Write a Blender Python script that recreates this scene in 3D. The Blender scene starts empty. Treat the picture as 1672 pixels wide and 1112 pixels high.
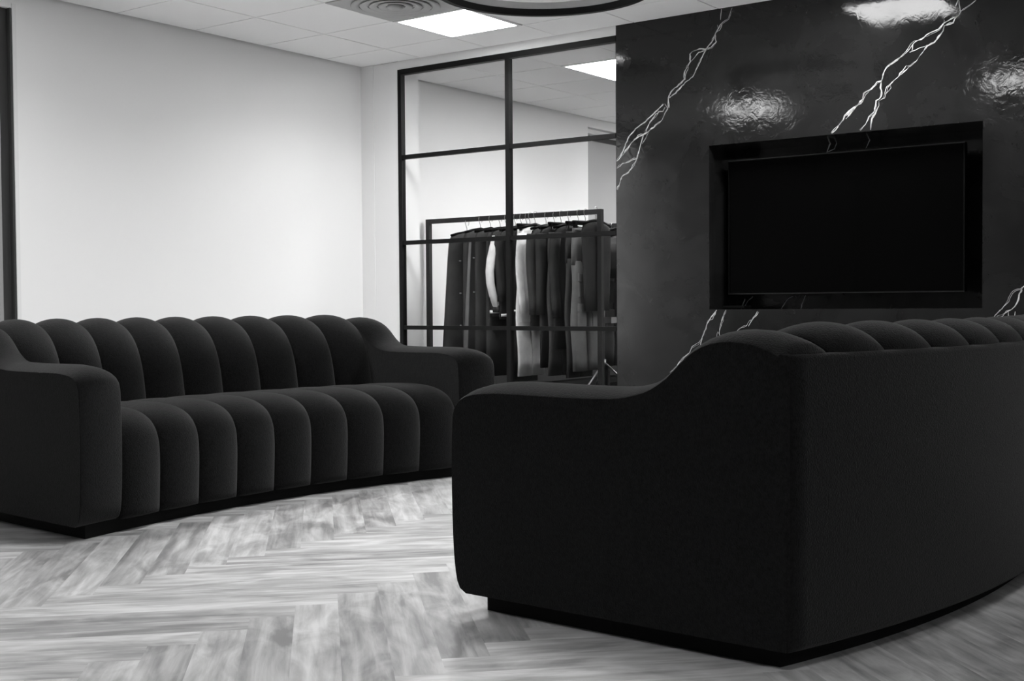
import bpy, math, random
from mathutils import Vector, Matrix
random.seed(7)
PI = math.pi
S = bpy.context.scene
COL = S.collection

# ------------------------------------------------------------------ camera
cd = bpy.data.cameras.new('camera')
cam = bpy.data.objects.new('camera', cd)
COL.objects.link(cam)
cd.sensor_fit = 'HORIZONTAL'
cd.sensor_width = 36.0
cd.lens = 42.929
cd.clip_start = 0.05
right = Vector((0.80747, 0.58987, -0.00728))
up = Vector((-0.01147, 0.02804, 0.99954))
fwd = Vector((-0.5898, 0.80701, -0.0294))
M = Matrix(((right.x, up.x, -fwd.x, 0), (right.y, up.y, -fwd.y, 0), (right.z, up.z, -fwd.z, 0.79), (0, 0, 0, 1)))
cam.matrix_world = M
S.camera = cam

# ------------------------------------------------------------------ world, exposure
w = bpy.data.worlds.new('daylight')
S.world = w
w.use_nodes = True
w.node_tree.nodes['Background'].inputs[0].default_value = (1, 1, 1, 1)
w.node_tree.nodes['Background'].inputs[1].default_value = 1.2
S.view_settings.view_transform = 'Standard'
S.view_settings.look = 'None'
S.view_settings.gamma = 1.0
S.view_settings.use_curve_mapping = False
S.view_settings.exposure = 1.45
PANEL = 8.0      # radiance of the ceiling light panels

# ------------------------------------------------------------------ room measures (metres)
XL, YF, H = -6.432, 6.876, 2.60         # left wall, front wall, ceiling height
XR, YB = 4.2, -3.2                      # right wall, wall behind the camera
YP = 7.11                               # far side of the partition wall
Y2 = 11.6                               # far wall of the room behind the glass
XF, XM, XE = -6.060, -5.052, -4.170     # glazing: left edge, mullion, edge of the dark wall
RX0, RX1, RZ0, RZ1, RY = -3.499, -1.855, 0.751, 1.767, 7.26   # recess for the television
VEINS_FRONT = [[(-4.171,1.72),(-4.137,1.747),(-4.118,1.783),(-4.099,1.83),(-4.074,1.875),(-4.021,1.919),(-3.951,1.96),(-3.89,2.007),(-3.818,2.057)],[(-4.137,1.742),(-4.112,1.772),(-4.055,1.831),(-4.0,1.869),(-3.966,1.874),(-3.933,1.892),(-3.878,1.929),(-3.83,1.959),(-3.8,2.008),(-3.782,2.043)],[(-4.172,1.674),(-4.118,1.703),(-4.075,1.715),(-4.044,1.732),(-4.016,1.73),(-3.994,1.789),(-3.982,1.825),(-3.966,1.874)],[(-4.172,1.54),(-4.138,1.591),(-4.128,1.618),(-4.081,1.641),(-4.056,1.666),(-4.041,1.686),(-4.016,1.73)],[(-3.976,1.819),(-3.951,1.849),(-3.927,1.886)],[(-3.951,1.894),(-3.933,1.926),(-3.917,1.954),(-3.896,1.976),(-3.854,2.014),(-3.824,2.011),(-3.806,2.035)],[(-3.806,2.056),(-3.788,2.023)],[(-3.786,2.029),(-3.783,2.093),(-3.762,2.132),(-3.722,2.157),(-3.669,2.198),(-3.672,2.234),(-3.649,2.272),(-3.623,2.303),(-3.626,2.345),(-3.606,2.365),(-3.564,2.373),(-3.518,2.367),(-3.473,2.406),(-3.46,2.433),(-3.451,2.455),(-3.432,2.486),(-3.409,2.512),(-3.39,2.523),(-3.365,2.534),(-3.34,2.593)],[(-3.783,2.093),(-3.729,2.117),(-3.662,2.177),(-3.61,2.209),(-3.577,2.257),(-3.557,2.295),(-3.538,2.333),(-3.518,2.367),(-3.48,2.375),(-3.451,2.403),(-3.454,2.449)],[(-3.623,2.303),(-3.567,2.352),(-3.525,2.358)],[(-3.419,2.53),(-3.412,2.604)],[(-3.438,2.504),(-3.435,2.481)],[(-3.454,2.455),(-3.422,2.473),(-3.409,2.506)],[(-3.662,2.215),(-3.639,2.27)],[(-2.705,1.774),(-2.66,1.819),(-2.638,1.847),(-2.632,1.868),(-2.604,1.892),(-2.56,1.92),(-2.521,1.953),(-2.516,1.985),(-2.472,2.006),(-2.44,2.04),(-2.415,2.045),(-2.397,2.098),(-2.381,2.118),(-2.333,2.143),(-2.285,2.174)],[(-2.621,1.85),(-2.593,1.883),(-2.56,1.917),(-2.532,1.928),(-2.516,1.953),(-2.505,1.978),(-2.483,1.994)],[(-2.535,1.773),(-2.505,1.807),(-2.486,1.848),(-2.453,1.877),(-2.44,1.934),(-2.415,1.958),(-2.413,1.989),(-2.418,2.006),(-2.415,2.045)],[(-2.475,1.773),(-2.469,1.836),(-2.445,1.876),(-2.429,1.906),(-2.429,1.933),(-2.396,1.945),(-2.38,1.981),(-2.378,2.001),(-2.348,2.03),(-2.306,2.072),(-2.271,2.115)],[(-2.391,1.966),(-2.359,1.999),(-2.362,2.015)],[(-2.306,2.067),(-2.271,2.089)],[(-2.377,2.122),(-2.333,2.148),(-2.283,2.179),(-2.252,2.206),(-2.234,2.234),(-2.191,2.25),(-2.142,2.277),(-2.093,2.292),(-2.064,2.321),(-2.028,2.337),(-1.986,2.352),(-1.969,2.376),(-1.933,2.398),(-1.893,2.422)],[(-2.27,2.109),(-2.252,2.113),(-2.215,2.133),(-2.184,2.173),(-2.154,2.208),(-2.117,2.225),(-2.096,2.252),(-2.069,2.279),(-2.063,2.306),(-2.016,2.314),(-2.004,2.336),(-1.986,2.352)],[(-2.24,2.189),(-2.234,2.231)],[(-2.252,2.187),(-2.19,2.204),(-2.154,2.214)],[(-1.977,2.372),(-1.984,2.435)],[(-2.004,2.402),(-1.989,2.436)],[(-2.064,2.336),(-2.066,2.318)],[(-2.295,2.075),(-2.258,2.102)],[(-3.781,0.348),(-3.733,0.391),(-3.676,0.447),(-3.639,0.477),(-3.624,0.515),(-3.573,0.544),(-3.546,0.582),(-3.523,0.632),(-3.509,0.677),(-3.477,0.714),(-3.449,0.747)],[(-3.597,0.461),(-3.58,0.495),(-3.564,0.524),(-3.548,0.57)],[(-3.5,0.681),(-3.477,0.69),(-3.454,0.735)],[(-3.409,0.555),(-3.42,0.581),(-3.432,0.604),(-3.425,0.649),(-3.409,0.698),(-3.386,0.747)],[(-3.459,0.521),(-3.452,0.558),(-3.447,0.595),(-3.441,0.614)],[(-3.42,0.677),(-3.395,0.727)],[(-3.355,0.572),(-3.324,0.604),(-3.293,0.633),(-3.245,0.65),(-3.227,0.682),(-3.209,0.69),(-3.175,0.738)],[(-3.236,0.65),(-3.205,0.69)],[(-1.798,0.693),(-1.789,0.712),(-1.763,0.738),(-1.743,0.76),(-1.728,0.778),(-1.71,0.802),(-1.698,0.829),(-1.687,0.842),(-1.67,0.849),(-1.655,0.852),(-1.641,0.868),(-1.617,0.894),(-1.588,0.93)],[(-1.779,0.701),(-1.75,0.709),(-1.723,0.733),(-1.702,0.744),(-1.687,0.759),(-1.677,0.778),(-1.668,0.799),(-1.667,0.826),(-1.652,0.852)],[(-1.719,0.704),(-1.719,0.733)],[(-1.687,0.709),(-1.684,0.733)]]
VEINS_RECESS = [[(-2.89,1.714),(-2.863,1.781),(-2.851,1.814)],[(-2.89,1.714),(-2.839,1.733),(-2.818,1.794),(-2.833,1.819)],[(-2.644,1.718),(-2.627,1.756),(-2.607,1.788),(-2.616,1.828)],[(-3.468,0.747),(-3.439,0.816)],[(-3.447,0.758),(-3.418,0.803),(-3.385,0.833)],[(-3.188,0.75),(-3.152,0.809),(-3.11,0.831)],[(-3.061,0.749),(-3.027,0.835)]]

# ------------------------------------------------------------------ materials
def nt(m):
    m.use_nodes = True
    t = m.node_tree
    return t, t.nodes, t.links, t.nodes['Principled BSDF']

def mat(name, v, rough=0.6, spec=0.5, metal=0.0, bump=0.0, scale=60.0, var=0.0, vscale=6.0, sheen=0.0, coat=0.0):
    m = bpy.data.materials.new(name)
    t, N, L, b = nt(m)
    b.inputs['Base Color'].default_value = (v, v, v, 1)
    b.inputs['Roughness'].default_value = rough
    b.inputs['Specular IOR Level'].default_value = spec
    b.inputs['Metallic'].default_value = metal
    if sheen:
        b.inputs['Sheen Weight'].default_value = sheen
        b.inputs['Sheen Roughness'].default_value = 0.52
    if coat:
        b.inputs['Coat Weight'].default_value = coat
        b.inputs['Coat Roughness'].default_value = 0.05
    tc = N.new('ShaderNodeTexCoord')
    if var:
        n = N.new('ShaderNodeTexNoise'); n.inputs['Scale'].default_value = vscale
        n.inputs['Detail'].default_value = 5
        L.new(tc.outputs['Object'], n.inputs['Vector'])
        r = N.new('ShaderNodeMapRange')
        r.inputs['From Min'].default_value = 0.3; r.inputs['From Max'].default_value = 0.7
        r.inputs['To Min'].default_value = v * (1 - var); r.inputs['To Max'].default_value = v * (1 + var)
        L.new(n.outputs['Fac'], r.inputs['Value'])
        L.new(r.outputs['Result'], b.inputs['Base Color'])
    if bump:
        n2 = N.new('ShaderNodeTexNoise'); n2.inputs['Scale'].default_value = scale
        n2.inputs['Detail'].default_value = 4
        L.new(tc.outputs['Object'], n2.inputs['Vector'])
        bp = N.new('ShaderNodeBump'); bp.inputs['Strength'].default_value = bump
        bp.inputs['Distance'].default_value = 0.0025
        L.new(n2.outputs['Fac'], bp.inputs['Height'])
        L.new(bp.outputs['Normal'], b.inputs['Normal'])
    return m

def emit(name, s, v=1.0):
    m = bpy.data.materials.new(name)
    t, N, L, b = nt(m)
    b.inputs['Base Color'].default_value = (0.8, 0.8, 0.8, 1)
    b.inputs['Emission Color'].default_value = (v, v, v, 1)
    b.inputs['Emission Strength'].default_value = s
    return m

def plaster_mat():
    # polished dark lime plaster: trowel clouds in colour, uneven polish
    m = bpy.data.materials.new('polished_dark_plaster')
    t, N, L, b = nt(m)
    tc = N.new('ShaderNodeTexCoord')
    n1 = N.new('ShaderNodeTexNoise'); n1.inputs['Scale'].default_value = 2.2; n1.inputs['Detail'].default_value = 9
    n1.inputs['Roughness'].default_value = 0.62; n1.inputs['Distortion'].default_value = 0.6
    L.new(tc.outputs['Object'], n1.inputs['Vector'])
    r = N.new('ShaderNodeValToRGB')
    r.color_ramp.elements[0].position = 0.28; r.color_ramp.elements[0].color = (0.0045,) * 3 + (1,)
    r.color_ramp.elements[1].position = 0.74; r.color_ramp.elements[1].color = (0.0165,) * 3 + (1,)
    L.new(n1.outputs['Fac'], r.inputs['Fac'])
    L.new(r.outputs['Color'], b.inputs['Base Color'])
    n2 = N.new('ShaderNodeTexNoise'); n2.inputs['Scale'].default_value = 5.0; n2.inputs['Detail'].default_value = 8
    n2.inputs['Distortion'].default_value = 1.2
    L.new(tc.outputs['Object'], n2.inputs['Vector'])
    r2 = N.new('ShaderNodeMapRange')
    r2.inputs['From Min'].default_value = 0.32; r2.inputs['From Max'].default_value = 0.68
    r2.inputs['To Min'].default_value = 0.04; r2.inputs['To Max'].default_value = 0.12
    L.new(n2.outputs['Fac'], r2.inputs['Value'])
    L.new(r2.outputs['Result'], b.inputs['Roughness'])
    b.inputs['Specular IOR Level'].default_value = 0.37
    n3 = N.new('ShaderNodeTexNoise'); n3.inputs['Scale'].default_value = 16.0; n3.inputs['Detail'].default_value = 8
    n3.inputs['Distortion'].default_value = 1.5
    L.new(tc.outputs['Object'], n3.inputs['Vector'])
    bp = N.new('ShaderNodeBump'); bp.inputs['Strength'].default_value = 0.33; bp.inputs['Distance'].default_value = 0.0018
    L.new(n3.outputs['Fac'], bp.inputs['Height'])
    L.new(bp.outputs['Normal'], b.inputs['Normal'])
    # the plaster is burnished above shoulder height and left satin lower down
    sx = N.new('ShaderNodeSeparateXYZ'); L.new(tc.outputs['Object'], sx.inputs[0])
    hz = N.new('ShaderNodeMapRange'); hz.interpolation_type = 'SMOOTHSTEP'
    hz.inputs['From Min'].default_value = 1.45; hz.inputs['From Max'].default_value = 1.85
    hz.inputs['To Min'].default_value = 0.02; hz.inputs['To Max'].default_value = 0.33
    L.new(sx.outputs['Z'], hz.inputs['Value']); L.new(hz.outputs['Result'], bp.inputs['Strength'])
    hr = N.new('ShaderNodeMapRange'); hr.interpolation_type = 'SMOOTHSTEP'
    hr.inputs['From Min'].default_value = 1.45; hr.inputs['From Max'].default_value = 1.85
    hr.inputs['To Min'].default_value = 0.10; hr.inputs['To Max'].default_value = 0.0
    L.new(sx.outputs['Z'], hr.inputs['Value'])
    ad = N.new('ShaderNodeMath'); ad.operation = 'ADD'
    L.new(r2.outputs['Result'], ad.inputs[0]); L.new(hr.outputs['Result'], ad.inputs[1])
    L.new(ad.outputs[0], b.inputs['Roughness'])
    return m

def wood_mat():
    # grey washed oak vinyl planks: the tone of each plank and the plank's own axis come from mesh attributes
    m = bpy.data.materials.new('grey_oak_planks')
    t, N, L, b = nt(m)
    uv = N.new('ShaderNodeUVMap'); uv.uv_map = 'plank'
    at = N.new('ShaderNodeAttribute'); at.attribute_name = 'tone'
    mp = N.new('ShaderNodeMapping'); mp.inputs['Scale'].default_value = (2.2, 26.0, 1.0)
    L.new(uv.outputs['UV'], mp.inputs['Vector'])
    n1 = N.new('ShaderNodeTexNoise'); n1.inputs['Scale'].default_value = 1.0; n1.inputs['Detail'].default_value = 7
    n1.inputs['Roughness'].default_value = 0.6; n1.inputs['Distortion'].default_value = 0.5
    L.new(mp.outputs['Vector'], n1.inputs['Vector'])
    mp2 = N.new('ShaderNodeMapping'); mp2.inputs['Scale'].default_value = (4.0, 11.0, 1.0)
    L.new(uv.outputs['UV'], mp2.inputs['Vector'])
    n2 = N.new('ShaderNodeTexNoise'); n2.inputs['Scale'].default_value = 1.0; n2.inputs['Detail'].default_value = 5
    n2.inputs['Distortion'].default_value = 1.0
    L.new(mp2.outputs['Vector'], n2.inputs['Vector'])
    a1 = N.new('ShaderNodeMath'); a1.operation = 'MULTIPLY'; a1.inputs[1].default_value = 0.9
    L.new(n1.outputs['Fac'], a1.inputs[0])
    a2 = N.new('ShaderNodeMath'); a2.operation = 'MULTIPLY_ADD'; a2.inputs[1].default_value = 0.9
    L.new(n2.outputs['Fac'], a2.inputs[0]); L.new(a1.outputs[0], a2.inputs[2])
    a3 = N.new('ShaderNodeMath'); a3.operation = 'MULTIPLY_ADD'; a3.inputs[1].default_value = 0.22
    L.new(at.outputs['Fac'], a3.inputs[0]); L.new(a2.outputs[0], a3.inputs[2])
    r = N.new('ShaderNodeValToRGB')
    r.color_ramp.elements[0].position = 0.72; r.color_ramp.elements[0].color = (0.20,) * 3 + (1,)
    r.color_ramp.elements[1].position = 1.50; r.color_ramp.elements[1].color = (0.63,) * 3 + (1,)
    mr = N.new('ShaderNodeMapRange')
    mr.inputs['From Min'].default_value = 0.72; mr.inputs['From Max'].default_value = 1.34
    L.new(a3.outputs[0], mr.inputs['Value'])
    r.color_ramp.elements[0].position = 0.08; r.color_ramp.elements[1].position = 0.92
    L.new(mr.outputs['Result'], r.inputs['Fac'])
    L.new(r.outputs['Color'], b.inputs['Base Color'])
    b.inputs['Roughness'].default_value = 0.36
    b.inputs['Specular IOR Level'].default_value = 0.45
    bp = N.new('ShaderNodeBump'); bp.inputs['Strength'].default_value = 0.12; bp.inputs['Distance'].default_value = 0.002
    L.new(n1.outputs['Fac'], bp.inputs['Height'])
    L.new(bp.outputs['Normal'], b.inputs['Normal'])
    return m

def glass_mat():
    m = bpy.data.materials.new('clear_glass')
    m.use_nodes = True
    t = m.node_tree; N = t.nodes; L = t.links
    N.remove(N['Principled BSDF'])
    out = N['Material Output']
    tr = N.new('ShaderNodeBsdfTransparent'); tr.inputs[0].default_value = (0.96, 0.96, 0.96, 1)
    gl = N.new('ShaderNodeBsdfGlossy'); gl.inputs['Roughness'].default_value = 0.0
    fr = N.new('ShaderNodeFresnel'); fr.inputs['IOR'].default_value = 1.06
    mx = N.new('ShaderNodeMixShader')
    L.new(fr.outputs[0], mx.inputs[0]); L.new(tr.outputs[0], mx.inputs[1]); L.new(gl.outputs[0], mx.inputs[2])
    L.new(mx.outputs[0], out.inputs['Surface'])
    return m

M_WALLDARK = mat('grey_wall_paint', 0.48, 0.7, 0.2)
M_WALL = mat('white_wall_paint', 0.82, 0.75, 0.2, bump=0.03, scale=140)
M_CEIL = mat('ceiling_tile', 0.92, 0.9, 0.1, bump=0.05, scale=300)
M_GAP = mat('ceiling_gap', 0.20, 0.9, 0.1)
M_PLASTER = plaster_mat()
M_VEIN = mat('pale_vein_paint', 0.52, 0.45, 0.4, var=0.35, vscale=60)
M_WOOD = wood_mat()
M_BLACKMETAL = mat('black_powder_coat', 0.005, 0.5, 0.15)
M_DARKFRAME = mat('dark_grey_window_frame', 0.035, 0.4, 0.5)
M_GLASS = glass_mat()
M_FABRIC = mat('black_boucle', 0.0035, 1.0, 0.03, bump=0.8, scale=260, var=0.8, vscale=110, sheen=0.125)
M_PLINTH = mat('black_plinth', 0.003, 0.8, 0.2)
M_LED = emit('light_panel_diffuser', PANEL)
M_WHITEMETAL = mat('white_metal', 0.75, 0.4, 0.4)
M_VENT = mat('vent_grey', 0.40, 0.5, 0.4)
M_SCREEN = mat('screen_glass', 0.0015, 0.05, 0.06)
M_BEZEL = mat('black_bezel', 0.0025, 0.5, 0.05)
M_BEZELEDGE = mat('grey_metal_edge', 0.05, 0.4, 0.5, metal=1.0)
M_CHROME = mat('chrome', 0.35, 0.35, 0.5, metal=1.0)
M_RACK = mat('charcoal_rack_metal', 0.022, 0.5, 0.3)
M_SKIRT = mat('black_skirting', 0.008, 0.7, 0.2)
M_SHADE = mat('grey_roller_shade', 0.42, 0.9, 0.1)
M_CHARPANEL = mat('charcoal_panel', 0.028, 0.8, 0.2)
M_DIFFOFF = mat('frosted_diffuser', 0.5, 0.5, 0.3)

def cloth(name, v, rough=0.95):
    return mat(name, v, rough, 0.1, var=0.18, vscale=9)
M_CLOTH_BLACK = cloth('black_cloth', 0.040)
M_CLOTH_COAL = cloth('charcoal_cloth', 0.056)
M_CLOTH_DARK = cloth('dark_grey_cloth', 0.080)
M_CLOTH_GREY = cloth('grey_cloth', 0.14)
M_CLOTH_EDGE = cloth('pale_lining_cloth', 0.17)
M_CLOTH_MID = cloth('mid_grey_cloth', 0.30)
M_CLOTH_WHITE = cloth('white_cloth', 0.82)

# ------------------------------------------------------------------ mesh helpers
class MB:
    def __init__(self):
        self.v = []; self.f = []; self.mi = []; self.sm = []
    def quad(self, *pts, m=0, s=False):
        n = len(self.v); self.v += [tuple(p) for p in pts]
        self.f.append(tuple(range(n, n + len(pts)))); self.mi.append(m); self.sm.append(s)
    def box(self, x0, y0, z0, x1, y1, z1, m=0):
        n = len(self.v)
        self.v += [(x0,y0,z0),(x1,y0,z0),(x1,y1,z0),(x0,y1,z0),(x0,y0,z1),(x1,y0,z1),(x1,y1,z1),(x0,y1,z1)]
        for q in ((3,2,1,0),(4,5,6,7),(0,1,5,4),(1,2,6,5),(2,3,7,6),(3,0,4,7)):
            self.f.append(tuple(n + i for i in q)); self.mi.append(m); self.sm.append(False)
    def tube(self, pts, r, k=8, m=0, closed=False):
        pts = [Vector(p) for p in pts]; n0 = len(self.v); P = len(pts)
        rr = r if isinstance(r, (list, tuple)) else [r] * P
        ref = Vector((0.31, 0.17, 0.93)).normalized()
        for i, p in enumerate(pts):
            a = pts[(i - 1) % P] if (closed or i > 0) else p
            b = pts[(i + 1) % P] if (closed or i < P - 1) else p
            t = (b - a).normalized()
            u = t.cross(ref)
            if u.length < 0.05: u = t.cross(Vector((1, 0, 0)))
            u.normalize(); w_ = t.cross(u)
            for j in range(k):
                an = 2 * PI * j / k
                self.v.append(tuple(p + (u * math.cos(an) + w_ * math.sin(an)) * rr[i]))
        for i in range(P if closed else P - 1):
            a0 = n0 + i * k; b0 = n0 + ((i + 1) % P) * k
            for j in range(k):
                j2 = (j + 1) % k
                self.f.append((a0 + j, b0 + j, b0 + j2, a0 + j2)); self.mi.append(m); self.sm.append(True)
        if not closed:
            self.f.append(tuple(n0 + j for j in range(k))); self.mi.append(m); self.sm.append(False)
            self.f.append(tuple(n0 + (P - 1) * k + j for j in reversed(range(k)))); self.mi.append(m); self.sm.append(False)
    def rings(self, rings, m=0, cap=True, smooth=True):
        # rings: list of closed loops with the same number of points
        n0 = len(self.v); k = len(rings[0])
        for r in rings: self.v += [tuple(p) for p in r]
        for i in range(len(rings) - 1):
            for j in range(k):
                j2 = (j + 1) % k
                self.f.append((n0 + i*k + j, n0 + i*k + j2, n0 + (i+1)*k + j2, n0 + (i+1)*k + j)); self.mi.append(m); self.sm.append(smooth)
        if cap:
            self.f.append(tuple(n0 + j for j in reversed(range(k)))); self.mi.append(m); self.sm.append(False)
            self.f.append(tuple(n0 + (len(rings)-1)*k + j for j in range(k))); self.mi.append(m); self.sm.append(False)
    def grid(self, rows, m=0):
        n0 = len(self.v); k = len(rows[0])
        for r in rows: self.v += [tuple(p) for p in r]
        for i in range(len(rows) - 1):
            for j in range(k - 1):
                self.f.append((n0 + i*k + j, n0 + i*k + j + 1, n0 + (i+1)*k + j + 1, n0 + (i+1)*k + j)); self.mi.append(m); self.sm.append(True)
    def mesh(self, name, mats):
        me = bpy.data.meshes.new(name)
        me.from_pydata(self.v, [], self.f)
        for q in (mats if isinstance(mats, (list, tuple)) else [mats]): me.materials.append(q)
        me.polygons.foreach_set('material_index', self.mi)
        me.polygons.foreach_set('use_smooth', self.sm)
        me.update()
        return me
    def build(self, name, mats, parent=None, bevel=0.0):
        o = bpy.data.objects.new(name, self.mesh(name, mats))
        COL.objects.link(o)
        if parent is not None: o.parent = parent
        if bevel:
            b = o.modifiers.new('bevel', 'BEVEL'); b.width = bevel; b.segments = 2; b.limit_method = 'ANGLE'
            b.angle_limit = math.radians(50)
        return o

def empty(name, loc=(0, 0, 0), rz=0.0):
    o = bpy.data.objects.new(name, None); COL.objects.link(o)
    o.empty_display_size = 0.1
    o.location = loc; o.rotation_euler = (0, 0, rz)
    return o

def tag(o, label, cat, group=None):
    o['label'] = label; o['category'] = cat
    if group: o['group'] = group
    return o

def struct(o, label=None):
    o['kind'] = 'structure'
    if label: o['label'] = label
    return o

def copy_thing(o, parent=None):
    c = o.copy(); COL.objects.link(c)
    if parent is not None: c.parent = parent
    for ch in list(o.children): copy_thing(ch, c)
    return c

def catmull(pts, n):
    P = [Vector(p) for p in pts]
    d = [0.0]
    for a, b in zip(P, P[1:]): d.append(d[-1] + (b - a).length)
    out = []
    for i in range(n):
        s = d[-1] * i / (n - 1); k = 0
        while k < len(P) - 2 and d[k + 1] < s: k += 1
        u = (s - d[k]) / max(1e-9, d[k + 1] - d[k])
        p0 = P[max(k - 1, 0)]; p1 = P[k]; p2 = P[k + 1]; p3 = P[min(k + 2, len(P) - 1)]
        out.append(0.5 * ((2*p1) + (p2 - p0)*u + (2*p0 - 5*p1 + 4*p2 - p3)*u*u + (3*p1 - p0 - 3*p2 + p3)*u**3))
    return out

# ------------------------------------------------------------------ floor: herringbone planks, one mesh
def build_floor():
    Wp, Lp, K = 0.111, 0.888, 8
    u0, v0 = -0.633, 3.476
    r2 = math.sqrt(0.5)
    verts = []; faces = []; uvs = []; tones = []
    rng = random.Random(3)
    def add(ua, va, ub, vb, horiz):
        cu, cv = (ua + ub) / 2, (va + vb) / 2
        x, y = (cu - cv) * r2, (cu + cv) * r2
        if not (XL - 0.7 < x < XR + 0.7 and YB - 0.7 < y < YF + 0.6): return
        n = len(verts)
        for (a, b_) in ((ua, va), (ub, va), (ub, vb), (ua, vb)):
            verts.append(((a - b_) * r2, (a + b_) * r2, 0.0))
        faces.append((n, n + 1, n + 2, n + 3))
        ox, oy = rng.random() * 50, rng.random() * 50
        if horiz: c = ((0, 0), (Lp, 0), (Lp, Wp), (0, Wp))
        else: c = ((0, 0), (0, Wp), (Lp, Wp), (Lp, 0))
        uvs.extend([(ox + p, oy + q) for p, q in c])
        tones.append(rng.random())
    for strip in range(-14, 15):
        for k in range(-110, 111):
            a = u0 + k * Wp + strip * Lp; b_ = v0 + k * Wp - strip * Lp
            add(a, b_, a + Lp, b_ + Wp, True)
            add(a, b_ + Wp, a + Wp, b_ + Wp + Lp, False)
    me = bpy.data.meshes.new('floor')
    me.from_pydata(verts, [], faces)
    ul = me.uv_layers.new(name='plank')
    for i, q in enumerate(uvs): ul.data[i].uv = q
    at = me.attributes.new('tone', 'FLOAT', 'FACE')
    at.data.foreach_set('value', tones)
    me.materials.append(M_WOOD)
    o = bpy.data.objects.new('floor', me); COL.objects.link(o)
    struct(o, 'grey oak herringbone plank floor')
build_floor()

# ------------------------------------------------------------------ ceiling: square tiles with thin joints, one mesh
TX, TY = -5.831, 6.483            # tile joints
LIGHTS = [(-5.231, 5.883), (-2.831, 5.883), (-0.431, 5.883), (-5.231, 2.883), (-2.831, 2.883), (-0.431, -0.117), (1.969, -0.117)]  # only the first is in view; last two added to light the near sofa
VENT = (-5.231, 5.283)
LIGHTS2 = [(-5.205, 7.765), (-2.805, 7.765), (-5.205, 10.165)]  # last one is an added, hidden panel that brightens the far room
def build_ceiling():
    b = MB()
    g = 0.004
    holes = [(x, y, x + 0.6, y + 0.6) for x, y in LIGHTS + [VENT]]
    i = -2
    xs = [XL + 0.012] + [TX + 0.6 * k for k in range(0, 18) if TX + 0.6 * k < XR - 0.05] + [XR - 0.01]
    ys = [YF - 0.002] + [TY - 0.6 * k for k in range(0, 18) if TY - 0.6 * k > YB + 0.05] + [YB + 0.01]
    for x0, x1 in zip(xs, xs[1:]):
        for y1, y0 in zip(ys, ys[1:]):
            cx, cy = (x0 + x1) / 2, (y0 + y1) / 2
            if any(hx0 < cx < hx1 and hy0 < cy < hy1 for hx0, hy0, hx1, hy1 in holes): continue
            b.box(x0 + g, y0 + g, H, x1 - g, y1 - g, H + 0.015, 0)
    # room behind the glass
    xs = [XL + 0.012] + [-5.805 + 0.6 * k for k in range(0, 8)]
    ys = [YP + 0.002, 7.165] + [7.765 + 0.6 * k for k in range(0, 7)]
    for x0, x1 in zip(xs, xs[1:]):
        for y0, y1 in zip(ys, ys[1:]):
            cx, cy = (x0 + x1) / 2, (y0 + y1) / 2
            if any(hx < cx < hx + 0.6 and hy < cy < hy + 1.2 for hx, hy in LIGHTS2): continue
            b.box(x0 + g, y0 + g, H, x1 - g, y1 - g, H + 0.015, 0)
    b.box(XL - 0.3, YB - 0.3, H + 0.06, XR + 0.3, Y2 + 0.3, H + 0.16, 1)
    o = b.build('ceiling', [M_CEIL, M_GAP])
    struct(o, 'white suspended tile ceiling')
build_ceiling()
b = MB(); b.box(XL - 0.1, YF + 0.05, -0.02, -0.8, Y2, 0.003)
struct(b.build('floor_far', mat('black_carpet', 0.006, 1.0, 0.0)), 'black carpet in the room behind the glass')

# ------------------------------------------------------------------ walls
def wall_boxes(name, boxes, m, label=None):
    b = MB()
    for q in boxes: b.box(*q)
    o = b.build(name, m); struct(o, label); return o
WY0, WY1, WZ1 = 2.45, 3.985, 2.50                 # window in the left wall
OY0, OY1, OZ0, OZ1 = 10.075, 11.25, 0.9, 2.515     # window beyond the clothes racks
wall_boxes('wall_left', [(XL - 0.2, YB - 0.2, 0, XL, WY0, H + 0.1), (XL - 0.2, WY0, WZ1, XL, WY1, H + 0.1),
                         (XL - 0.2, WY0, 0, XL, WY1, 0.25),
                         (XL - 0.2, WY1, 0, XL, OY0, H + 0.1), (XL - 0.2, OY0, 0, XL, OY1, OZ0),
                         (XL - 0.2, OY0, OZ1, XL, OY1, H + 0.1), (XL - 0.2, OY1, 0, XL, Y2 + 0.2, H + 0.1)], M_WALL, 'plain white wall behind the channel-backed sofa')
wall_boxes('wall_right', [(XR, YB - 0.2, 0, XR + 0.2, YF + 0.4, H + 0.1)], M_WALLDARK)
wall_boxes('wall_back', [(XL, YB - 0.2, 0, XR, YB, H + 0.1)], M_WALLDARK)
wall_boxes('wall_far', [(XL, Y2, 0, XR, Y2 + 0.2, H + 0.1)], M_WALL)
wall_boxes('wall_far_right', [(-1.0, 7.40, 0, -0.8, Y2, H + 0.1)], M_WALL)
# white return, pilaster and header around the glazing
ZFT = 2.538
wall_boxes('wall_front_left', [(XL, YF, 0, XF, YP, H), (XL, YF - 0.003, 0, XL + 0.13, YF, H), (XF, YF, ZFT, XE, YP, H + 0.06)], M_WALL, 'white return and header around the glazing')

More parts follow.
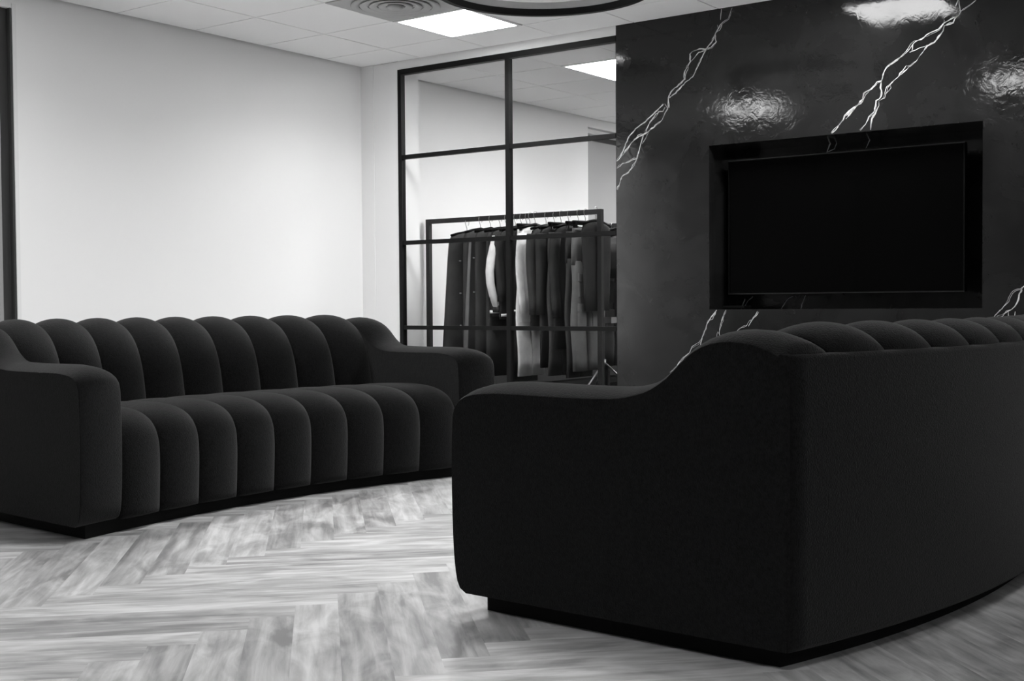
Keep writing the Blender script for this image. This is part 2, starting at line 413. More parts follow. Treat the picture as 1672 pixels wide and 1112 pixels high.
def ribbon(b, pts, y, wdt, rng, m, braid=0.0):
    # hand-painted vein: a slightly raised stroke of uneven width following the points
    Q = []
    for (x0, z0), (x1, z1) in zip(pts, pts[1:]):
        d = math.hypot(x1 - x0, z1 - z0); n = max(1, int(d / 0.014))
        for i in range(n):
            u = i / n
            Q.append((x0 + (x1 - x0) * u + rng.gauss(0, 0.0016), z0 + (z1 - z0) * u + rng.gauss(0, 0.0016)))
    Q.append(pts[-1])
    if braid:
        p0 = rng.random() * 6; D = []
        for i, (x, z) in enumerate(Q):
            a = Q[max(0, i - 2)]; c = Q[min(len(Q) - 1, i + 2)]
            l = math.hypot(c[0] - a[0], c[1] - a[1]) or 1
            o = braid * (math.sin(i * 0.42 + p0) + 0.6 * math.sin(i * 0.17 + 2 * p0))
            D.append((x - (c[1] - a[1]) / l * o, z + (c[0] - a[0]) / l * o))
        Q = [(max(x, XE + 0.004), min(z, H - 0.003)) for x, z in D]
    ws = []; cur = 1.0
    for i in range(len(Q)):
        cur += rng.gauss(0, 0.28); cur = min(1.7, max(0.45, cur)); ws.append(cur * wdt)
    row = []
    for i, (x, z) in enumerate(Q):
        a = Q[max(0, i - 1)]; c = Q[min(len(Q) - 1, i + 1)]
        tx, tz = c[0] - a[0], c[1] - a[1]; l = math.hypot(tx, tz) or 1
        nx, nz = -tz / l, tx / l
        hw = ws[i] / 2 * (0.5 if i in (0, len(Q) - 1) else 1)
        row.append(((x + nx * hw, z + nz * hw), (x - nx * hw, z - nz * hw)))
    for (a0, a1), (c0, c1) in zip(row, row[1:]):
        yy = y - 0.0012
        b.quad((a0[0], yy, a0[1]), (c0[0], yy, c0[1]), (c1[0], yy, c1[1]), (a1[0], yy, a1[1]), m=m)
        b.quad((a0[0], y, a0[1]), (c0[0], y, c0[1]), (c0[0], yy, c0[1]), (a0[0], yy, a0[1]), m=m)
        b.quad((a1[0], yy, a1[1]), (c1[0], yy, c1[1]), (c1[0], y, c1[1]), (a1[0], y, a1[1]), m=m)

def build_feature_wall():
    b = MB(); rng = random.Random(11)
    YBK = 7.40
    b.box(XE, YF, 0, RX0, YBK, H + 0.06)
    b.box(RX1, YF, 0, XR, YBK, H + 0.06)
    b.box(RX0, YF, 0, RX1, YBK, RZ0)
    b.box(RX0, YF, RZ1, RX1, YBK, H + 0.06)
    b.box(RX0, RY, RZ0, RX1, YBK, RZ1)
    for p in VEINS_FRONT:
        p = [(max(x, XE + 0.004), min(z, H - 0.003)) for x, z in p]
        ribbon(b, p, YF, 0.0034, rng, 1)
        if len(p) > 5:      # finer strands twisting around the first
            ribbon(b, p, YF, 0.0024, rng, 1, 0.0055)
    for p in VEINS_RECESS: ribbon(b, p, RY, 0.0042, rng, 1)
    o = b.build('wall_front', [M_PLASTER, M_VEIN])
    struct(o, 'dark polished plaster wall with pale lightning-shaped veins')
build_feature_wall()
wall_boxes('baseboard_far', [(XL, YP, 0, XL + 0.02, 11.6, 0.075)], M_SKIRT, 'black skirting behind the clothes racks')

# ------------------------------------------------------------------ glazed partition
def build_partition():
    b = MB(); fw = 0.034
    y0, y1 = YF - 0.004, YF + 0.040
    b.box(XF, y0, 0, XF + fw, y1, ZFT)                       # left jamb
    b.box(XF + fw, y0, ZFT - 0.040, XE, y1, ZFT)             # head
    b.box(XF + fw, y0, 0, XE, y1, 0.04)                      # sill
    b.box(XE - 0.006, y0 + 0.01, 0.04, XE, y1, ZFT - 0.040)  # right jamb, almost hidden by the wall edge
    root = b.build('window_1', M_BLACKMETAL)
    struct(root, 'black steel framed glass partition')
    b = MB(); b.box(XM - 0.017, y0, 0.04, XM + 0.017, y1, ZFT - 0.040); b.build('mullion', M_BLACKMETAL, root)
    for z in (1.890, 1.255, 0.625):
        for xa, xb in ((XF + fw, XM - 0.017), (XM + 0.017, XE - 0.006)):
            b = MB(); b.box(xa, y0 + 0.004, z - 0.015, xb, y1 - 0.004, z + 0.015); b.build('glazing_bar', M_BLACKMETAL, root)
    zs = [0.04, 0.625, 1.255, 1.890, ZFT - 0.04]
    for i in range(4):
        for xa, xb in ((XF + fw, XM - 0.017), (XM + 0.017, XE - 0.006)):
            b = MB(); b.box(xa, YF + 0.016, zs[i] + (0.015 if i else 0), xb, YF + 0.022, zs[i + 1] - (0.015 if i < 3 else 0))
            b.build('glass_pane', M_GLASS, root)
build_partition()

# window at the left edge of the picture
def build_left_window():
    b = MB(); fw = 0.062
    xa, xb = XL - 0.10, XL - 0.03
    b.box(xa, WY0, 0.25, xb, WY0 + fw, WZ1); b.box(xa, WY1 - fw, 0.25, xb, WY1, WZ1)
    b.box(xa, WY0 + fw, WZ1 - 0.07, xb, WY1 - fw, WZ1); b.box(xa, WY0 + fw, 0.25, xb, WY1 - fw, 0.31)
    root = b.build('window_2', M_DARKFRAME); struct(root, 'dark framed window at the left end of the white wall')
    b = MB(); b.box(xa + 0.03, WY0 + fw, 0.31, xa + 0.036, WY1 - fw, WZ1 - 0.07); b.build('glass_pane', M_GLASS, root)
    b = MB()
    b.box(XL - 0.03, WY1 - 0.012, 0.25, XL + 0.004, WY1 + 0.0, WZ1 + 0.0)
    b.build('reveal_lining', M_DARKFRAME, root)
    b = MB(); b.box(XL, WY1 + 0.002, 0.25, XL + 0.006, WY1 + 0.026, WZ1 + 0.026)
    b.build('architrave', M_WHITEMETAL, root)
build_left_window()

def build_far_window():
    b = MB()
    b.box(XL - 0.14, OY0, OZ0, XL - 0.13, OY1, OZ1 - 0.06)
    root = b.build('window_3', M_SHADE); struct(root, 'window with a grey shade beyond the clothes racks')
    b = MB(); b.box(XL - 0.13, OY0, OZ1 - 0.055, XL - 0.03, OY1, OZ1 - 0.012); b.build('shade_box', M_WHITEMETAL, root)
    b = MB(); b.box(XL - 0.13, OY0, OZ1 - 0.10, XL - 0.10, OY1, OZ1 - 0.058); b.build('shade_roll', M_DARKFRAME, root)
build_far_window()

# ------------------------------------------------------------------ ceiling fittings
def light_panel(x, y, lx, ly, label, group=None, power=1.0):
    root = empty('ceiling_light', (x + lx / 2, y + ly / 2, H))
    tag(root, label, 'ceiling light', group)
    hx, hy, e = lx / 2 - 0.004, ly / 2 - 0.004, 0.024
    b = MB()
    for q in ((-hx, -hy, hx, -hy + e), (-hx, hy - e, hx, hy), (-hx, -hy + e, -hx + e, hy - e), (hx - e, -hy + e, hx, hy - e)):
        b.box(q[0], q[1], -0.006, q[2], q[3], 0.02)
    b.build('frame', M_WHITEMETAL, root)
    b = MB(); b.box(-hx + e, -hy + e, 0.0, hx - e, hy - e, 0.012)
    b.build('diffuser', M_LED, root)
    ld = bpy.data.lights.new('panel_light', 'AREA'); ld.shape = 'RECTANGLE'
    ld.size = lx - 0.06; ld.size_y = ly - 0.06
    ld.energy = power * PANEL * PI * ld.size * ld.size_y; ld.spread = math.radians(145)
    lo = bpy.data.objects.new('panel_light', ld); COL.objects.link(lo)
    lo.parent = root; lo.location = (0, 0, -0.002)
for i, (x, y) in enumerate(LIGHTS):
    if i == 0: light_panel(x, y, 0.6, 0.6, 'square lit ceiling panel in front of the glass partition, beside the grey air vent')
    else: light_panel(x, y, 0.6, 0.6, 'unseen square lit ceiling panel overhead, outside the picture', 'ceiling panels outside the picture')
light_panel(LIGHTS2[0][0], LIGHTS2[0][1], 0.6, 1.2, 'lit ceiling panel seen through the glass partition, cut off by the dark wall', None, 0.5)
for x, y in LIGHTS2[1:]: light_panel(x, y, 0.6, 1.2, 'lit ceiling panel hidden behind the dark wall', 'hidden ceiling panels', 0.5)

def build_vent():
    root = empty('ceiling_vent', (VENT[0] + 0.3, VENT[1] + 0.3, H))
    tag(root, 'grey square ceiling air vent with a round diffuser next to the lit panel', 'air vent')
    b = MB(); h = 0.296
    b.box(-h, -h, -0.004, h, h, 0.01)
    b.build('plate', M_VENT, root)
    def ringsec(r0, z0, r1, z1, th=0.006, k=48):
        loops = []
        for r, z in ((r0, z0), (r1, z1), (r1 + 0.003, z1 + th), (r0 + 0.003, z0 + th), (r0, z0)):
            loops.append([(r * math.cos(2*PI*j/k), r * math.sin(2*PI*j/k), z) for j in range(k)])
        b = MB(); b.rings(loops, cap=False); return b
    for r in (0.06, 0.115, 0.17, 0.225):
        ringsec(r, -0.008, r + 0.042, -0.016).build('diffuser_ring', M_VENT, root)
    b = MB(); k = 32
    b.rings([[(r*math.cos(2*PI*j/k), r*math.sin(2*PI*j/k), z) for j in range(k)] for r, z in ((0.05, -0.004), (0.05, -0.02), (0.02, -0.028))])
    b.build('centre_cone', M_VENT, root)
build_vent()

def build_pendant():
    R, zb = 0.57, 2.395
    root = empty('pendant_lamp', (-3.571, 5.193, zb))
    tag(root, 'large black ring pendant lamp hanging below the ceiling, seen at the top edge', 'pendant lamp')
    k = 128
    def loop(r, z): return [(r*math.cos(2*PI*j/k), r*math.sin(2*PI*j/k), z) for j in range(k)]
    b = MB()
    b.rings([loop(R, 0.0), loop(R, 0.075), loop(R - 0.012, 0.075), loop(R - 0.012, 0.036), loop(R - 0.030, 0.036), loop(R - 0.030, 0.0), loop(R, 0.0)], cap=False, smooth=False)
    b.build('ring', M_BLACKMETAL, root)
    b = MB()
    b.rings([loop(R - 0.013, 0.037), loop(R - 0.013, 0.073), loop(R - 0.027, 0.073), loop(R - 0.027, 0.037), loop(R - 0.013, 0.037)], cap=False, smooth=False)
    b.build('light_strip', M_DIFFOFF, root)
    b = MB()
    b.rings([[(0.06*math.cos(2*PI*j/32), 0.06*math.sin(2*PI*j/32), z) for j in range(32)] for z in (0.18, H - zb)])
    b.build('ceiling_rose', M_BLACKMETAL, root)
    for a in (-60, 10, 235):
        a = math.radians(a)
        b = MB(); b.tube([(0, 0, 0.185), ((R-0.006)*math.cos(a), (R-0.006)*math.sin(a), 0.074)], 0.0012, 6)
        b.build('suspension_cable', M_BLACKMETAL, root)
build_pendant()

# ------------------------------------------------------------------ television
def build_tv():
    x0, x1, z0, z1, yf = -3.440, -1.990, 0.845, 1.680, YF + 0.15
    cx, cz = (x0 + x1) / 2, (z0 + z1) / 2
    root = empty('television', (cx, yf, z0))
    tag(root, 'large black flat-screen television mounted in the recess of the dark wall', 'television')
    hw, hh = (x1 - x0) / 2, z1 - z0
    b = MB(); b.box(-hw, 0.0, 0, hw, 0.04, hh); b.box(-0.35, 0.04, 0.2, 0.35, 0.075, hh - 0.25)
    b.build('casing', M_BEZEL, root)
    b = MB(); e = 0.008
    for q in ((-hw, 0, hw, e), (-hw, hh - e, hw, hh), (-hw, e, -hw + e, hh - e), (hw - e, e, hw, hh - e)):
        b.box(q[0], -0.006, q[1], q[2], 0.0, q[3])
    b.build('bezel', M_BEZEL, root)
    for za in (-0.001, hh - 0.003):
        b = MB(); b.box(-hw, -0.0075, za, hw, -0.0045, za + 0.004)
        o = b.build('trim_strip', M_BEZELEDGE, root); o['label'] = 'thin grey metal edge'
    b = MB(); b.box(-hw + e, -0.003, e, hw - e, 0.0, hh - e)
    b.build('screen', M_SCREEN, root)
    b = MB(); b.box(-0.25, 0.075, 0.25, 0.25, RY - yf, hh - 0.3)
    b.build('wall_bracket', M_BEZEL, root)
    b = MB(); b.box(-0.02, -0.004, -0.012, 0.02, 0.02, 0.0)
    b.build('sensor_bump', M_BEZEL, root)
build_tv()
def build_media_box():
    # flat black box with a bunched cable on the recess sill
    root = empty('media_box', (-3.37, YF + 0.12, RZ0))
    tag(root, 'small flat black box lying at the left end of the recess sill below the television', 'media box')
    b = MB(); b.box(-0.075, -0.05, 0.003, 0.075, 0.05, 0.022)
    b.build('case', M_BEZEL, root, 0.004)
    for sx in (-0.06, 0.06):
        for sy in (-0.035, 0.035):
            b = MB(); b.tube([(sx, sy, 0), (sx, sy, 0.003)], 0.006, 8); b.build('foot', M_BEZEL, root)
    b = MB()
    b.tube([(-0.02, 0.05, 0.012), (-0.03, 0.09, 0.010), (0.02, 0.13, 0.006), (0.10, 0.17, 0.006), (0.16, 0.22, 0.006)], 0.003, 6)
    b.build('cable', M_BEZEL, root)
build_media_box()

# ------------------------------------------------------------------ sofas
PSEAT, PBACK, SAG, TD, LS = 0.1926, 0.2009, 0.1606, 0.937, 2.1147
def bend(s, t): return (t + SAG * (1 - (2 * s / LS) ** 2), s)
def profile(pts, n):
    P = catmull(pts, n); nr = []
    for i in range(n):
        d = P[min(n - 1, i + 1)] - P[max(0, i - 1)]
        d.normalize(); nr.append(Vector((-d.y, d.x)))
    return P, nr
def channels(pts, n, h, name, parent, PITCH, ends=(0.05, 0.08)):
    # nine stuffed channels with a pinched seam between neighbours
    P, nr = profile(pts, n); b = MB(); cols = []
    xs = [-1, -0.985, -0.95, -0.88, -0.76, -0.6, -0.4, -0.2, 0, 0.2, 0.4, 0.6, 0.76, 0.88, 0.95, 0.985]
    for c in range(9):
        s0 = (c - 4) * PITCH
        for x in xs: cols.append((s0 + x * PITCH / 2, h * ((1 - x * x) ** 0.68)))
    cols.append((4.5 * PITCH, 0.0))
    rows = []
    for i in range(n):
        u = i / (n - 1)
        wgt = min(1.0, u / ends[0]) ** 0.5 * min(1.0, (1 - u) / ends[1]) ** 0.5
        r = []
        for s, bh in cols:
            q = P[i] + nr[i] * (bh * wgt - 0.008 * (1 - bh / h))
            x, y = bend(s, q.x)
            r.append((x, y, q.y))
        rows.append(r)
    b.grid(rows)
    return b.build(name, M_FABRIC, parent)

ARM_PTS = [(0.937,0.05),(0.937,0.35),(0.937,0.655),(0.920,0.674),(0.893,0.688),(0.866,0.697),(0.838,0.703),(0.794,0.705),(0.752,0.698),(0.716,0.682),(0.682,0.655),(0.645,0.620),(0.60,0.592),(0.56,0.579),(0.527,0.572),(0.494,0.568),(0.408,0.566),(0.3,0.566),(0.2,0.567),(0.131,0.566),(0.07,0.560),(0.030,0.546),(0.008,0.518),(0.002,0.45),(0.0,0.35),(0.003,0.2),(0.010,0.11),(0.022,0.065),(0.045,0.05)]
def armrest(side, parent):
    n = 90
    P, nr = profile(ARM_PTS, n)
    sg = [0, 0.012, 0.05, 0.12, 0.22, 0.36, 0.5, 0.64, 0.78, 0.88, 0.95, 0.988, 1.0]
    loops = []
    for g in sg:
        bl = (1 - (2 * g - 1) ** 2) ** 0.85
        lp = []
        for i in range(n):
            p = P[i]; nv = -nr[i]
            up_w = max(0.0, nv.y)                      # crown on the top
            fr_w = max(0.0, -nv.x)
            if p.x > 0.9 and nv.x > 0.5: amt = 0.0
            else: amt = bl * (0.027 * min(1, up_w * 1.3 + 0.45 * fr_w))
            if p.y < 0.09: amt = 0
            q = p + nv * amt
            aw = 0.190 - 0.037 * min(1, max(0, q.x / 0.9))
            s = side * (LS / 2 - g * aw)
            x, y = bend(s, q.x)
            lp.append((x, y, q.y))
        loops.append(lp if side < 0 else lp)
    b = MB(); b.rings(loops, cap=True)
    return b.build('armrest', M_FABRIC, parent)

def make_sofa():
    root = empty('sofa')
    # recessed plinth
    b = MB(); ins = 0.055; n = 28; lo = []
    for i in range(n + 1):
        s = -LS / 2 + ins + (LS - 2 * ins) * i / n
        a0 = bend(s, ins); a1 = bend(s, TD - ins)
        lo.append([(a0[0], a0[1], 0.0), (a1[0], a1[1], 0.0), (a1[0], a1[1], 0.052), (a0[0], a0[1], 0.052)])
    b.rings(lo, smooth=False)
    b.build('plinth', M_PLINTH, root)
    channels([(0.022, 0.046), (0.018, 0.085), (0.014, 0.16), (0.012, 0.25), (0.020, 0.315), (0.050, 0.365), (0.10, 0.395), (0.17, 0.408), (0.30, 0.408), (0.45, 0.400), (0.60, 0.385), (0.68, 0.375)], 54, 0.021, 'seat', root, PSEAT, (0.002, 0.05))
    channels([(0.60, 0.33), (0.612, 0.42), (0.630, 0.52), (0.658, 0.60), (0.698, 0.66), (0.752, 0.702), (0.812, 0.722), (0.860, 0.720), (0.898, 0.705), (0.922, 0.688), (0.930, 0.677)], 54, 0.023, 'backrest', root, PBACK)
    armrest(1, root); armrest(-1, root)
    # upholstered back panel
    b = MB(); lo = []; n = 40
    for i in range(n + 1):
        s = -LS / 2 + 0.002 + (LS - 0.004) * i / n
        q = [(TD - 0.03, 0.05), (TD + 0.004, 0.05), (TD + 0.009, 0.06), (TD + 0.009, 0.668), (TD + 0.004, 0.679), (TD - 0.012, 0.681), (TD - 0.03, 0.67)]
        lp = []
        for t, z in q:
            x, y = bend(s, t); lp.append((x, y, z))
        lo.append(lp)
    b.rings(lo, smooth=True)
    b.build('back_panel', M_FABRIC, root)
    return root
sofa = make_sofa()
sofa.location = (-3.4864, 3.4798, 0); sofa.rotation_euler = (0, 0, math.radians(180 - 3.88))
tag(sofa, 'black curved channel-tufted sofa facing us along the white wall', 'sofa', 'pair of black curved sofas')
sofa2 = copy_thing(sofa)
sofa2.location = (-1.9338, 3.5, 0); sofa2.rotation_euler = (0, 0, math.radians(-2.62))
tag(sofa2, 'black curved sofa in the right foreground seen from behind, its back to us', 'sofa', 'pair of black curved sofas')

# ------------------------------------------------------------------ clothes racks behind the glass
def make_rack(name, x0, x1, y, z, label):
    root = empty(name, ((x0 + x1) / 2, y, 0))
    tag(root, label, 'clothes rack')
    hw = (x1 - x0) / 2; t = 0.018
    for sx in (-1, 1):
        b = MB(); b.box(sx*hw - t, -t, 0.03, sx*hw + t, t, z); b.build('post', M_RACK, root)
        b = MB(); b.box(sx*hw - t, -0.24, 0.0, sx*hw + t, 0.24, 0.03); b.build('foot', M_RACK, root)
    b = MB(); b.box(-hw + t, -t, z - 0.036, hw - t, t, z); b.build('top_rail', M_RACK, root)
    b = MB(); b.box(-hw + t, -t, 0.06, hw - t, t, 0.09); b.build('bottom_rail', M_RACK, root)
    return root
RY1, RZT = 7.60, 1.482
make_rack('clothes_rack', -6.380, -4.748, RY1, RZT, 'charcoal metal clothes rack full of garments right behind the glass partition')
RY2, RZT2 = 8.30, 1.425
make_rack('clothes_rack', -5.13, -3.60, RY2, RZT2, 'second clothes rack further back, half hidden by the dark wall edge')

def ell(cy, cx, ry, rx, z, k=20, fold=0.0, ph=0.0, nf=5):
    out = []
    for j in range(k):
        a = 2 * PI * j / k
        f = 1 + fold * math.sin(nf * a + ph)
        c, s = math.cos(a), math.sin(a)
        c = math.copysign(abs(c) ** 0.7, c); s = math.copysign(abs(s) ** 0.8, s)
        out.append((cx + rx * s * f, cy + ry * c * (1 + fold * 0.3 * math.sin(3 * a + ph)), z))
    return out

def hanger(x, y, ztop, label, clip=False):
    root = empty('clothes_hanger', (x, y, ztop))
    tag(root, label, 'clothes hanger', 'hangers on the clothes racks')
    b = MB(); hk = []
    for i in range(13):
        a = math.radians(-60 + i * 270 / 12)
        hk.append((0.0, 0.0245 * math.cos(a), -0.018 + 0.0245 * math.sin(a)))
    hk = [(0, hk[-1][1] * 0, -0.10)] + [(0, -0.004, -0.062)] + list(reversed(hk))
    b.tube(hk, 0.0024, 6); b.build('hook', M_CHROME, root)
    b = MB(); wd = 0.17 if clip else 0.20; dz = -0.095
    dr = 0.0 if clip else 0.032
    b.tube([(0, -wd, dz - dr), (0, -wd * 0.5, dz - dr * 0.42), (0, 0, dz), (0, wd * 0.5, dz - dr * 0.42), (0, wd, dz - dr)], [0.010, 0.013, 0.015, 0.013, 0.010], 8)
    b.build('bar', M_BEZEL, root)
    if clip:
        for s in (-0.14, 0.14):
            b = MB(); b.box(-0.011, s - 0.014, dz - 0.045, 0.011, s + 0.014, dz + 0.010); b.build('clip', M_BEZEL, root)

def hl(t):
    w_ = t.split(); return ' '.join(w_[:12])

def jacket(name, x, y, zt, zb, half, thick, m, label, cat='jacket', flare=0.0, sleeve=0.6, m_sleeve=None, stripe=None, edge=None, seed=0, sx=0.0, buttons=0, collar=None, sw=1.0, kink=0.0):
    rng = random.Random(seed)
    root = empty(name, (x, y, 0)); tag(root, label, cat, 'garments on the clothes racks')
    b = MB(); L = []
    ph = rng.random() * 6
    prof = [(0.0, 0.35, 0.55), (0.010, 0.58, 0.75), (0.032, 0.88, 0.95), (0.065, 0.98, 1.0), (0.2, 1.0, 1.1), (0.45, 1.0, 1.15), (0.75, 1.0, 1.15), (1.0, 1.0, 1.1)]
    for i, (d, wf, tf) in enumerate(prof):
        z = zt - d * (zt - zb) if d > 0.1 else zt - d
        dd = max(0, (zt - z) / (zt - zb))
        L.append(ell(0, 0, half * wf * (1 + flare * dd), thick * tf, z, 28, 0.10 * min(1, dd * 2), ph + dd, 5))
    b.rings(L); b.build('body', m, root)
    if sleeve:
        for s in (-1, 1):
            b = MB(); Ls = []
            zl = zt - 0.06; n = 7
            for i in range(n):
                u = i / (n - 1)
                z = zl - u * sleeve
                yy = s * (half * 0.93 + 0.018 * math.sin(u * 3.0)); xx = sx + 0.010 * math.sin(u * 5 + ph)
                Ls.append(ell(yy + kink * math.sin(u * PI) * s, xx, (0.050 - 0.012 * u) * sw, min(0.055 - 0.014 * u, thick * 1.2) * (1 - 0.15 * u), z, 14, 0.08, ph + u * 4, 3))
            b.rings(Ls); b.build('sleeve', m_sleeve or m, root)
            if m_sleeve:
                b = MB(); b.rings([ell(yy, xx, 0.040 * sw, min(0.044, thick * 1.1), zl - sleeve + 0.012, 14), ell(yy, xx, 0.036 * sw, min(0.040, thick), zl - sleeve - 0.04, 14)])
                b.build('cuff', m, root)
    if stripe:
        b = MB(); z1, h1 = stripe
        b.rings([ell(0, 0, half * (1 + flare) + 0.004, thick * 1.12 + 0.006, z1 + h1, 28), ell(0, 0, half * (1 + flare) + 0.004, thick * 1.12 + 0.006, z1, 28)])
        o = b.build('hem_stripe', M_CLOTH_WHITE, root); o['label'] = 'white stripe above the hem'
    if edge:
        b = MB()
        yy0, yy1 = -half * 0.98, -half * (1 + flare) * 1.0
        b.rings([ell(yy0 + (yy1 - yy0) * u, thick * (1.25 - 0.9 * u), 0.008, 0.010 + 0.014 * u, zt - 0.10 - u * (zt - 0.10 - zb), 10) for u in (0, 0.25, 0.5, 0.75, 1)])
        o = b.build('lining_edge', edge, root); o['label'] = 'pale edge of the lining'
    for i in range(buttons):
        b = MB(); z = zt - 0.22 - i * (zt - zb - 0.3) / max(1, buttons)
        b.tube([(thick * 0.9, -half * 0.72, z), (thick * 1.25, -half * 0.72, z)], 0.0055, 10)
        o = b.build('button', M_CLOTH_MID, root); o['label'] = 'pale press button'
    if collar:
        b = MB(); b.rings([ell(0, 0, 0.075, 0.05, zt - 0.03, 18), ell(0, 0, 0.07, 0.048, zt + 0.03, 18), ell(0, 0, 0.055, 0.035, zt + 0.028, 18)]); b.build('collar', collar, root)
    hanger(x, y, zt + 0.105 if zt + 0.105 > RZT - 0.03 else RZT, 'hanger of the ' + hl(label))
    return root

def trousers(name, x, y, zt, zb, m, label, leg=0.085, thick=0.026, pocket=False, seed=0, m2=None, spread=0.0):
    rng = random.Random(seed)
    root = empty(name, (x, y, 0)); tag(root, label, 'trousers', 'garments on the clothes racks')
    ph = rng.random() * 6
    b = MB()
    b.rings([ell(0, 0, leg * 1.80, thick, zt, 24), ell(0, 0, leg * 1.85, thick * 1.1, zt - 0.04, 24)])
    b.build('waistband', m, root)
    b = MB()
    b.rings([ell(0, 0, leg * 1.85, thick * 1.1, zt - 0.04, 24), ell(0, 0, leg * 1.98, thick * 1.35, zt - 0.15, 24, 0.04, ph), ell(0, 0, leg * 2.0, thick * 1.3, zt - 0.27, 24, 0.05, ph)])
    b.build('seat', m, root)
    for s in (-1, 1):
        b = MB(); L = []
        for i in range(9):
            u = i / 8; z = zt - 0.24 - u * (zt - 0.24 - zb)
            L.append(ell(s * (leg * (1.0 + spread * u)) + 0.006 * math.sin(u * 7 + ph), 0.006 * math.sin(u * 9 + ph + s), leg * (0.98 - 0.05 * u + 0.10 * max(0, u - 0.8)), thick * (1.25 - 0.1 * u), z, 18, 0.07, ph + u * 2 + s, 4))
        b.rings(L); lg = b.build('leg', (m2 if (m2 and s > 0) else m), root)
        if pocket:
            for zz in (zt - 0.34, zt - 0.56):
                b = MB()
                b.box(thick * 0.6, s * leg - leg * 0.55, zz - 0.16, thick * 1.55, s * leg + leg * 0.55, zz)
                b.build('cargo_pocket', m, lg, 0.006)
                b = MB()
                b.box(thick * 0.6, s * leg - leg * 0.62, zz - 0.05, thick * 1.75, s * leg + leg * 0.62, zz + 0.012)
                b.build('pocket_flap', m, lg, 0.006)
    hanger(x, y, RZT if y < 8 else RZT2, 'clip hanger of the ' + hl(label), True)
    return root

ZG = 1.372
jacket('coat', -5.985, RY1, ZG - 0.02, 0.30, 0.215, 0.046, M_CLOTH_COAL, 'long charcoal coat at the left end of the rack, next to the post', 'coat', 0.50, 0.0, seed=1, buttons=3)
jacket('coat', -5.850, RY1, ZG, 0.28, 0.21, 0.044, M_CLOTH_COAL, 'long charcoal coat with a pale front edge, second garment from the left post', 'coat', 0.12, 0.0, edge=M_CLOTH_EDGE, seed=2, buttons=3)
jacket('jacket', -5.600, RY1, ZG, 0.70, 0.205, 0.030, M_CLOTH_BLACK, 'black varsity jacket with white sleeves and white striped hem', 'jacket', 0.0, 0.54, M_CLOTH_WHITE, (0.725, 0.022), seed=3, sx=0.042, sw=0.55, kink=0.055)
jacket('coat', -5.750, RY1, ZG, 0.26, 0.20, 0.026, M_CLOTH_COAL, 'long dark coat third from the left post, left of the white-sleeved jacket', 'coat', 0.05, 0.0, seed=21)
jacket('coat', -5.672, RY1 + 0.02, ZG, 0.24, 0.18, 0.024, M_CLOTH_COAL, 'long dark coat directly behind the white-sleeved jacket', 'coat', 0.05, 0.0, seed=4)
jacket('jacket', -5.512, RY1, ZG, 0.68, 0.205, 0.024, M_CLOTH_BLACK, 'black jacket with a low white hem stripe just left of the mullion', 'jacket', 0.0, 0.5, None, (0.700, 0.020), seed=5)
jacket('coat', -5.455, RY1, ZG, 0.20, 0.19, 0.019, M_CLOTH_COAL, 'long dark coat hanging behind the mullion', 'coat', 0.03, 0.0, seed=6)
jacket('jacket', -5.405, RY1, ZG, 0.70, 0.20, 0.018, M_CLOTH_BLACK, 'black jacket with a white hem stripe between the mullion and the white shirt', 'jacket', 0.0, 0.5, None, (0.735, 0.016), seed=7)
trousers('trousers', -5.360, RY1 - 0.02, ZG - 0.02, 0.25, M_CLOTH_WHITE, 'white trousers showing below the hem of the white shirt', leg=0.092, thick=0.014, seed=8)
jacket('shirt', -5.320, RY1 - 0.01, ZG + 0.01, 0.66, 0.195, 0.016, M_CLOTH_WHITE, 'bright white long-sleeved shirt in the middle of the rack', 'shirt', 0.0, 0.60, seed=9, sx=0.004)
jacket('jacket', -5.225, RY1, ZG, 0.62, 0.20, 0.030, M_CLOTH_COAL, 'charcoal jacket directly right of the white shirt, over the white trousers', 'jacket', 0.0, 0.60, seed=10, sx=0.008)
jacket('coat', -5.150, RY1, ZG, 0.32, 0.20, 0.025, M_CLOTH_BLACK, 'long black coat between the charcoal jacket and the dark grey trousers', 'coat', 0.0, 0.60, seed=20, sx=0.004)
trousers('trousers', -5.090, RY1, ZG - 0.01, 0.26, M_CLOTH_DARK, 'dark grey trousers third to the right of the white shirt', leg=0.09, thick=0.017, seed=11)
jacket('coat', -5.020, RY1, ZG, 0.46, 0.20, 0.027, M_CLOTH_BLACK, 'black coat with long sleeves between two pairs of dark trousers', 'coat', 0.0, 0.62, seed=12, sx=0.005)
trousers('trousers', -4.935, RY1, ZG - 0.01, 0.25, M_CLOTH_COAL, 'charcoal trousers just left of the grey cargo trousers', leg=0.09, thick=0.018, seed=13)
trousers('trousers', -4.862, RY1 - 0.02, ZG - 0.03, 0.30, M_CLOTH_GREY, 'grey cargo trousers with flap pockets on the front rack', leg=0.095, thick=0.022, pocket=True, seed=14)
jacket('jacket', -4.803, RY1 + 0.03, ZG + 0.02, 0.74, 0.20, 0.025, M_CLOTH_BLACK, 'black jacket at the right end of the front rack, over the grey cargo trousers', 'jacket', -0.2, 0.0, seed=15)
ZG2 = RZT2 - 0.11
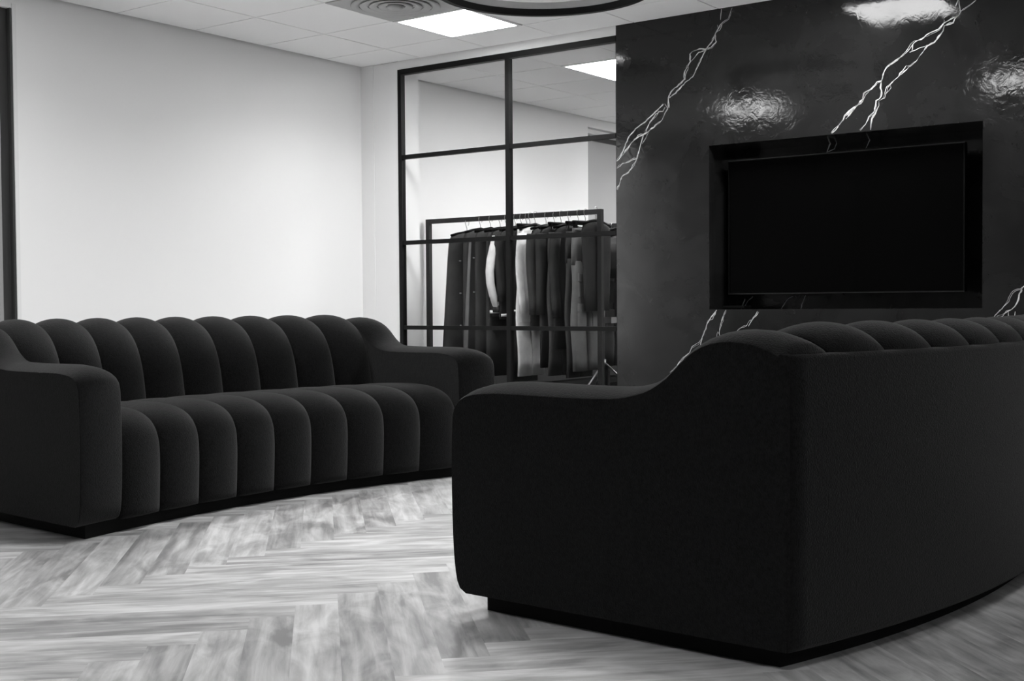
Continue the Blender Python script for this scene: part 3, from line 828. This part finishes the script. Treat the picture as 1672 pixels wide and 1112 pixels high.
trousers('trousers', -5.070, RY2, ZG2 - 0.02, 0.30, M_CLOTH_GREY, 'grey cargo trousers on the second rack, beside the dark wall edge', leg=0.095, thick=0.022, pocket=True, seed=16)
jacket('jacket', -5.000, RY2, ZG2 + 0.01, 0.99, 0.21, 0.032, M_CLOTH_BLACK, 'black jacket on the second rack, beside the dark wall edge', 'jacket', -0.1, 0.0, seed=17)
jacket('jacket', -4.850, RY2, ZG2 + 0.01, 0.90, 0.21, 0.032, M_CLOTH_BLACK, 'second black jacket on the back rack, half behind the dark wall edge', 'jacket', -0.1, 0.0, seed=19)
trousers('trousers', -4.780, RY2, ZG2 - 0.02, 0.28, M_CLOTH_DARK, 'dark grey trousers on the second rack, behind the dark wall edge', leg=0.09, thick=0.018, seed=18)

# chrome tripod stand with a small tray, right end behind the glass
def build_stand():
    x, y = -4.895, 7.88
    root = empty('tripod_stand', (x, y, 0))
    tag(root, 'thin chrome tripod stand with a small tray near the dark wall edge', 'stand')
    b = MB(); b.tube([(0, 0, 0.10), (0, 0, 1.33)], 0.007, 10); b.build('pole', M_CHROME, root)
    b = MB(); b.tube([(0, 0, 0.31), (0, 0, 0.37)], 0.015, 10); b.build('hub', M_CHROME, root)
    for a in (20, 140, 260):
        a = math.radians(a)
        b = MB(); b.tube([(0.012*math.cos(a), 0.012*math.sin(a), 0.34), (0.36*math.cos(a), 0.36*math.sin(a), 0.012)], 0.007, 8); b.build('leg', M_CHROME, root)
    b = MB(); b.box(-0.05, -0.09, 0.645, 0.12, 0.09, 0.655)
    for q in ((-0.05, -0.09, 0.12, -0.086), (-0.05, 0.086, 0.12, 0.09), (-0.05, -0.086, -0.046, 0.086), (0.116, -0.086, 0.12, 0.086)):
        b.box(q[0], q[1], 0.655, q[2], q[3], 0.690)
    b.build('tray', M_CHROME, root)
build_stand()

def build_panel():
    b = MB(); b.box(XL, 8.25, 0.075, XL + 0.03, 11.55, 0.88)
    o = b.build('trim_1', M_CHARPANEL); struct(o, 'charcoal wall panel low on the wall behind the racks')
build_panel()
